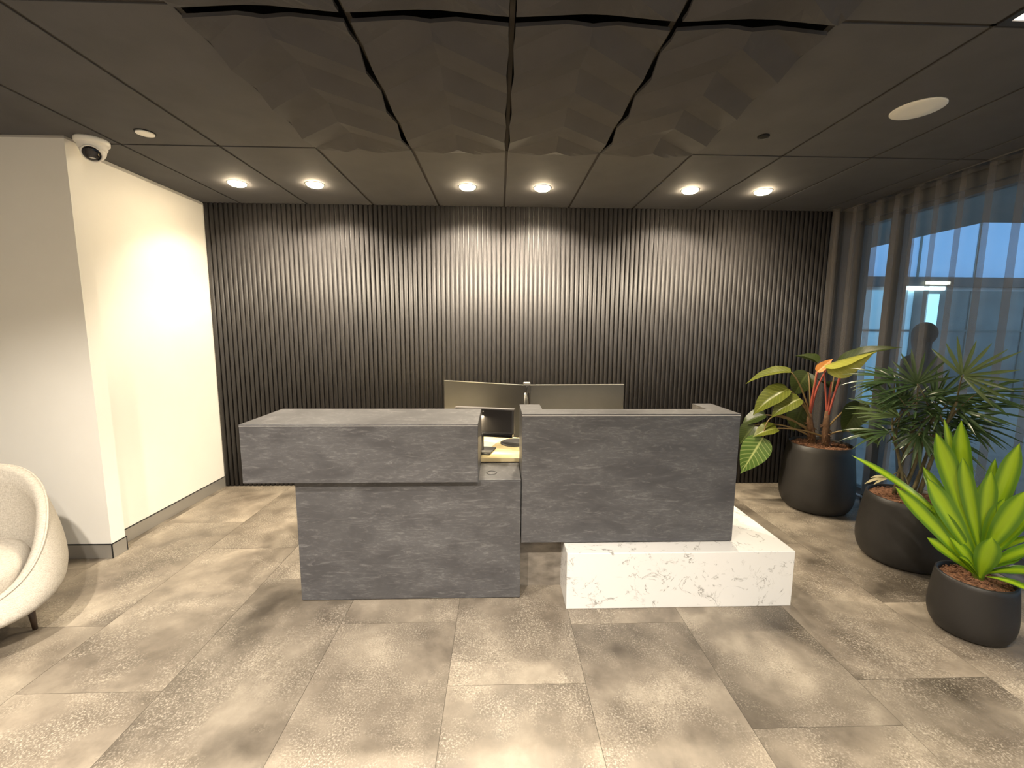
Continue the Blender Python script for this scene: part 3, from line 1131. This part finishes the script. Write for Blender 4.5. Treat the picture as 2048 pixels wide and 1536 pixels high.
# ---- philodendron
PC = Vector((2.79, 3.53, 0))
t_ = thing('potted_philodendron', 'tall charcoal pot of broad-leaved philodendron with red stalks beside the slatted wall', 'plant', PC)
pot(t_, .278, .237, .205, .575, .17)
def L(p):
    return Vector(p)-PC
stA = [(2.745, 3.56, .56), (2.735, 3.572, .66), (2.722, 3.585, .76), (2.715, 3.59, .86)]
stB = [(2.800, 3.47, .56), (2.787, 3.472, .66), (2.784, 3.474, .76), (2.783, 3.475, .87)]
for st in (stA, stB):
    bm = B()
    tube(bm, [L(p) for p in st], [.034, .030, .026, .016], 12)
    rr = random.Random(3)
    for k in range(16):        # old leaf scars and short roots
        p = L(st[0]).lerp(L(st[2]), rr.random())
        a_ = rr.uniform(0, 2*PI)
        q_ = p + Vector((math.cos(a_)*.05, math.sin(a_)*.05, rr.uniform(-.05, .03)))
        tube(bm, [p, (p+q_)/2+Vector((0, 0, .01)), q_], [.008, .006, .003], 6)
    obj('trunk', fix(bm), M_trunk, t_, True)
CAM = Vector((0, 0, CAMZ))
def phil(base, tip, width, m, stem, attach, bow=.05, nrm=(0, 0, 1), arch=.08, fold=.12, red=False, pw=.0065, twist=0.0, ctrl=None):
    bm = B()
    leaf_mesh(bm, L(base), L(tip), width, nrm, arch, fold, 14, 'heart', 0.02, twist)
    lf = obj('leaf', bm, m, t_)
    st = stA if stem == 'A' else stB
    a_ = L(st[0]).lerp(L(st[3]), attach)
    b_ = L(base)
    c_ = L(ctrl) if ctrl else (a_+b_)/2 + Vector((0, 0, bow))
    bm = B()
    tube(bm, bez(a_, c_, b_, 12), [pw*(1.25-.5*i/12) for i in range(13)], 8)
    obj('petiole', fix(bm), M_petiole_red if red else M_petiole, lf, True)
tc_ = (CAM-PC)
tc_.z = 0
tc_.normalize()
K = Vector((tc_.x, tc_.y, 0))
phil((2.55, 3.63, 1.185), (2.262, 3.82, 1.062), .17, M_phil, 'A', .85, .10, K*.35+Vector((0, 0, 1)), .16, .22)
phil((2.524, 3.613, 1.040), (2.295, 3.73, .781), .20, M_phil, 'A', .75, .06, K*.75+Vector((-.4, 0, .7)), .20, .20)
phil((2.567, 3.515, .968), (2.380, 3.60, .785), .17, M_phil, 'A', .65, .07, K*.75+Vector((-.3, 0, .7)), .22, .20)
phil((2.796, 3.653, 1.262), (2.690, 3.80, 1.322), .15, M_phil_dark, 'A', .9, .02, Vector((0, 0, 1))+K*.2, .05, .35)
phil((2.709, 3.466, 1.258), (2.963, 3.266, 1.389), .15, M_phil_new, 'B', .9, .0, Vector((-.1, 0, 1))-K*.9, .06, -1.0, red=True)
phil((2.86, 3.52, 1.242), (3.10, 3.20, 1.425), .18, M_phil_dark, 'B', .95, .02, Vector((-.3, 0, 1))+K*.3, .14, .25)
phil((2.668, 3.479, 1.205), (2.768, 3.449, 1.318), .075, M_phil_or, 'A', .9, -.01, K+Vector((-.3, 0, .6)), .05, .2, red=True, pw=.008)
phil((2.350, 3.634, .600), (2.197, 3.68, .250), .235, M_phil_pale, 'A', .3, .0, K*1.0+Vector((.15, 0, .25)), .05, .06, ctrl=(2.36, 3.64, .98))
phil((2.451, 3.607, .689), (2.265, 3.655, .600), .16, M_phil, 'B', .25, .05, K*.6+Vector((0, 0, 1)), .12, .2)
phil((2.458, 3.793, .773), (2.295, 3.90, .640), .16, M_phil_dark, 'A', .4, .06, K*.6+Vector((0, 0, .9)), .15, .2)
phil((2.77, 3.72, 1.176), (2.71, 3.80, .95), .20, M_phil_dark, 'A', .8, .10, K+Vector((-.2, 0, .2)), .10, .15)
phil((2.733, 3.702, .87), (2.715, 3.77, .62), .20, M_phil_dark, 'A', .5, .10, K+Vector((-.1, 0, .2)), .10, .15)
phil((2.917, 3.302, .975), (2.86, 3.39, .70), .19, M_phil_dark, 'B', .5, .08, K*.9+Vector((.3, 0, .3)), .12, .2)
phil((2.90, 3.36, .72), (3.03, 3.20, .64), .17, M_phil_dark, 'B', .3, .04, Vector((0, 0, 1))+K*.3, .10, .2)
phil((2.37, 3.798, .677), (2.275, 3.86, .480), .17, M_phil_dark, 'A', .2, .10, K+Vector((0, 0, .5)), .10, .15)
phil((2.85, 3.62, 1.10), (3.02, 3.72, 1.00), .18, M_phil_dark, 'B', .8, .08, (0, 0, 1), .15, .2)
# bare red young stalks
for a_, b_, c_ in (((2.716, 3.58, .84), (2.735, 3.57, 1.16), (2.716, 3.575, 1.0)), ((2.784, 3.47, .86), (2.792, 3.47, 1.12), (2.780, 3.47, 1.0)), ((2.786, 3.465, .84), (2.86, 3.45, 1.20), (2.81, 3.46, 1.0)), ((2.786, 3.470, .84), (2.885, 3.49, 1.24), (2.83, 3.47, 1.0)), ((2.718, 3.58, .83), (2.772, 3.52, 1.21), (2.722, 3.56, 1.05))):
    bm = B()
    tube(bm, bez(L(a_), L(c_), L(b_), 10), [.012-.0007*i for i in range(11)], 8)
    obj('young_stalk', fix(bm), M_petiole_red, t_, True)['label'] = 'red young stalk'

# ---- lady palm
QC = Vector((2.755, 2.665, 0))
t_ = thing('potted_lady_palm', 'lady palm with fans of narrow fingers in the middle charcoal pot', 'plant', QC)
pot(t_, .262, .226, .200, .445, .15)
rnd = random.Random(21)
canes = [((-.055, .05, .43), (-.02, .0, .95)), ((-.02, .03, .43), (.03, -.06, 1.00)), ((.04, -.02, .43), (.10, -.13, 1.12)), ((-.04, -.02, .43), (-.12, .06, .92)), ((.08, .06, .43), (.16, .02, .98))]
for a_, b_ in canes:
    bm = B()
    mid = (Vector(a_)+Vector(b_))/2 + Vector((rnd.uniform(-.02, .02), rnd.uniform(-.02, .02), 0))
    tube(bm, bez(a_, mid, b_, 10), [.013-.0006*i for i in range(11)], 10)
    obj('cane', fix(bm), M_cane, t_, True)
def fan(hub, direction, up, nf, length, spread, droop, m=M_palm, w=.022, cane=0, seed=0):
    r_ = random.Random(seed)
    hub = Vector(hub)-QC
    d = Vector(direction).normalized()
    up = Vector(up)
    up = (up-d*up.dot(d)).normalized()
    side = d.cross(up)
    bm = B()
    for k in range(nf):
        a_ = spread*(k/(nf-1)-.5)*2 if nf > 1 else 0
        a_ += r_.uniform(-.06, .06)
        v_ = d*math.cos(a_) + side*math.sin(a_) + up*r_.uniform(-.18, .20)
        v_.normalize()
        L_ = length*(1-.22*abs(a_)/max(spread, .01))*r_.uniform(.85, 1.1)
        tip = hub + v_*L_ - Vector((0, 0, droop*L_*r_.uniform(.6, 1.3)))
        leaf_mesh(bm, hub + v_*.008, tip, w*r_.uniform(.85, 1.2), up, .06+droop*.35, .22, 8, 'finger')
    lf = obj('frond', bm, m, t_)
    ca, cb = canes[cane]
    s_ = min(.98, max(.35, (hub.z-.18-.43)/(cb[2]-.43)))
    st = Vector(ca).lerp(Vector(cb), s_)
    bm = B()
    tube(bm, bez(st, st.lerp(hub, .5)+Vector((0, 0, .04)), hub, 8), [.005-.0002*i for i in range(9)], 6)
    obj('frond_stalk', fix(bm), M_cane, lf, True)
QK = (CAM-QC)
QK.z = 0
QK.normalize()
QR = Vector((-QK.y, QK.x, 0))      # towards the right of the photo
Z = Vector((0, 0, 1))
# facing directions are given as mixes of right (QR), up (Z) and towards the room (QK)
fans = [
 ((2.800, 2.480, 1.277), QR*.75+Z*.65, QK, 10, .27, 1.55, .02, 2),
 ((2.738, 2.682, 1.194), QR*-.9+Z*.25, Z+QK*.4, 10, .36, 1.05, .12, 0),
 ((2.738, 2.690, 1.20), Z*1.0+QR*.1, QK, 7, .24, 1.1, .02, 1),
 ((2.692, 2.799, 1.213), QR*-.8+Z*.1-QK*.2, Z+QK*.6, 9, .30, 1.0, .18, 3),
 ((2.600, 2.640, .985), QR*-1+Z*.45, Z+QK*.5, 9, .30, .9, .20, 3),
 ((2.869, 2.552, 1.052), QR*.9+Z*.12+QK*.15, Z+QK*.6, 10, .31, 1.1, .12, 2),
 ((2.960, 2.590, .965), QR*.9-Z*.15, Z+QK*.5, 10, .29, 1.0, .15, 4),
 ((2.698, 2.652, 1.033), QK*.6+QR*-.2+Z*.2, Z, 10, .28, 1.3, .25, 1),
 ((2.693, 2.586, .900), QK*.5-Z*.6, QK+Z*.4, 8, .20, 1.0, .20, 0),
 ((2.873, 2.689, 1.093), QR*.6-QK*.3+Z*.5, QK+Z*.4, 10, .30, 1.3, .08, 4),
 ((2.76, 2.60, 1.10), QR*.2+QK*.5+Z*.3, Z, 10, .26, 1.4, .22, 2),
 ((2.66, 2.72, 1.10), QR*-.7+QK*.3+Z*.2, Z+QK*.3, 9, .28, 1.0, .22, 0),
 ((2.93, 2.50, 1.16), QR*1.0+Z*.25, Z+QK*.5, 9, .30, 1.0, .14, 2),
 ((2.64, 2.74, .86), QR*-.9-Z*.1, Z+QK*.4, 9, .27, 1.0, .22, 3),
 ((2.85, 2.60, .86), QR*.5+QK*.4-Z*.1, Z+QK*.3, 9, .25, 1.2, .25, 4),
 ((2.74, 2.78, 1.02), QK*-.4+Z*.6+QR*-.3, QK, 9, .27, 1.3, .08, 1),
 ((2.80, 2.62, .95), QR*.1+QK*.6, Z, 9, .24, 1.5, .30, 1),
 ((2.84, 2.72, 1.00), QR*.9-QK*.2+Z*.1, Z+QK*.4, 10, .30, 1.1, .14, 4),
]
for k, (h_, d_, u_, nf, ln, spd, dr, cn_) in enumerate(fans):
    fan(h_, d_, u_, nf+2, ln, spd, dr, M_palm_lit if k in (0, 4) else M_palm, .018, cn_, 100+k)
rq = random.Random(77)
for k in range(9):
    h_ = QC + QR*rq.uniform(-.12, .22) + QK*rq.uniform(-.12, .06) + Z*rq.uniform(.86, 1.16)
    d_ = QR*rq.uniform(-1, 1) + QK*rq.uniform(-.3, .5) + Z*rq.uniform(-.15, .5)
    fan(h_, d_, Z+QK*rq.uniform(.1, .6), rq.randint(8, 11), rq.uniform(.22, .29), rq.uniform(.8, 1.3), rq.uniform(.08, .28), M_palm, .017, rq.randint(0, 4), 300+k)
# pale fingers and dry leaves near the pot
fan((2.690, 2.575, .90), QR*-.25-Z*.9+QK*.2, QK, 2, .17, .15, .0, M_palm_dry, .030, 0, 5)
fan((2.640, 2.690, .56), QR*-.8-Z*.1+QK*.2, Z+QK*.5, 3, .13, .4, .45, M_palm_dry, .022, 3, 6)
fan((2.690, 2.600, .50), QR*.6+QK*.3, Z, 2, .09, .5, .4, M_palm_dry, .026, 0, 7)

# ---- dracaena
DC = Vector((2.436, 1.966, 0))
t_ = thing('potted_dracaena', 'lime green striped dracaena in the smallest charcoal pot at the right edge', 'plant', DC)
pot(t_, .166, .150, .118, .300, .115)
bm = B()
tube(bm, [(0.005, -.01, .27), (.003, -.004, .36), (0, 0, .46)], [.024, .022, .012], 12)
obj('stem', fix(bm), mat('green_stem', (.16, .22, .03), .5), t_, True)
DK = (CAM-DC)
DK.z = 0
DK.normalize()
DR = Vector((-DK.y, DK.x, 0))
drac = [  # base, tip, width, arch, normal
 ((2.428, 1.970, .400), (2.118, 2.434, .835), .050, .20, Z+DK*.5, .10),
 ((2.405, 1.940, .330), (2.151, 2.160, .702), .085, .06, Z*.8+DK*.9, .0),
 ((2.412, 1.949, .380), (2.239, 2.082, .777), .105, .07, Z*.5+DK*1.0, .0),
 ((2.432, 1.967, .430), (2.306, 2.127, 1.009), .110, .03, DK+Z*.1, .0),
 ((2.440, 1.980, .450), (2.385, 2.105, 1.080), .105, .03, DK*.9-DR*.5, .02),
 ((2.446, 1.985, .440), (2.390, 2.179, 1.078), .050, .02, DK, .0),
 ((2.450, 1.975, .440), (2.500, 2.010, .906), .060, .02, DK, .0),
 ((2.445, 1.960, .430), (2.483, 1.908, 1.011), .095, .03, DK-DR*.3, .0),
 ((2.435, 1.945, .420), (2.461, 1.839, .800), .105, .07, DK*.9+Z*.5, .02),
 ((2.400, 1.950, .325), (2.244, 2.045, .470), .070, .06, Z+DK*.7, .02),
 ((2.422, 1.938, .310), (2.362, 1.863, .560), .110, .05, DK*.7+Z*.5, .0),
 ((2.446, 1.948, .380), (2.530, 1.855, .680), .080, .07, Z*.8+DK*.6, .0),
 ((2.450, 1.940, .350), (2.545, 1.800, .560), .085, .10, Z+DK*.5, .05),
 ((2.448, 1.936, .330), (2.540, 1.770, .440), .085, .12, Z+DK*.4, .08),
 ((2.440, 1.925, .320), (2.466, 1.762, .345), .065, .16, Z+DK*.3, .0),
 ((2.450, 1.985, .430), (2.487, 2.046, .760), .070, .02, DK, .0),
 ((2.440, 1.975, .410), (2.340, 2.210, .800), .080, .06, DK+Z*.3, .0),
 ((2.440, 1.990, .400), (2.50, 2.22, .74), .085, .10, Z-DK*.5, .06),
 ((2.452, 1.975, .390), (2.66, 2.02, .70), .085, .10, Z, .08),
 ((2.450, 1.965, .370), (2.68, 1.90, .58), .085, .12, Z, .10),
 ((2.430, 1.960, .350), (2.30, 2.10, .62), .090, .05, DK+Z*.6, .02),
 ((2.420, 1.935, .310), (2.31, 1.985, .50), .075, .10, Z+DK*.7, .05),
 ((2.438, 1.955, .440), (2.415, 1.950, .86), .085, .02, DK, .0),
 ((2.436, 1.958, .420), (2.350, 2.030, .905), .080, .03, DK+Z*.2, .02),
 ((2.440, 1.958, .400), (2.440, 1.900, .74), .085, .05, DK+Z*.3, .02),
 ((2.425, 1.955, .360), (2.262, 2.045, .640), .080, .07, DK*.8+Z*.5, .02),
 ((2.445, 1.955, .340), (2.500, 1.845, .480), .080, .09, Z+DK*.6, .04),
 ((2.415, 1.940, .315), (2.300, 1.930, .430), .070, .10, Z+DK*.6, .04),
]
rq = random.Random(8)
for b_, tp, w_, ar, nr, dr in drac:
    bm = B()
    leaf_mesh(bm, Vector(b_)-DC, Vector(tp)-DC, w_*.80, nr, ar, .20, 18, 'strap', dr + rq.uniform(.0, .035), rq.uniform(-.35, .35))
    obj('leaf', bm, M_drac, t_)
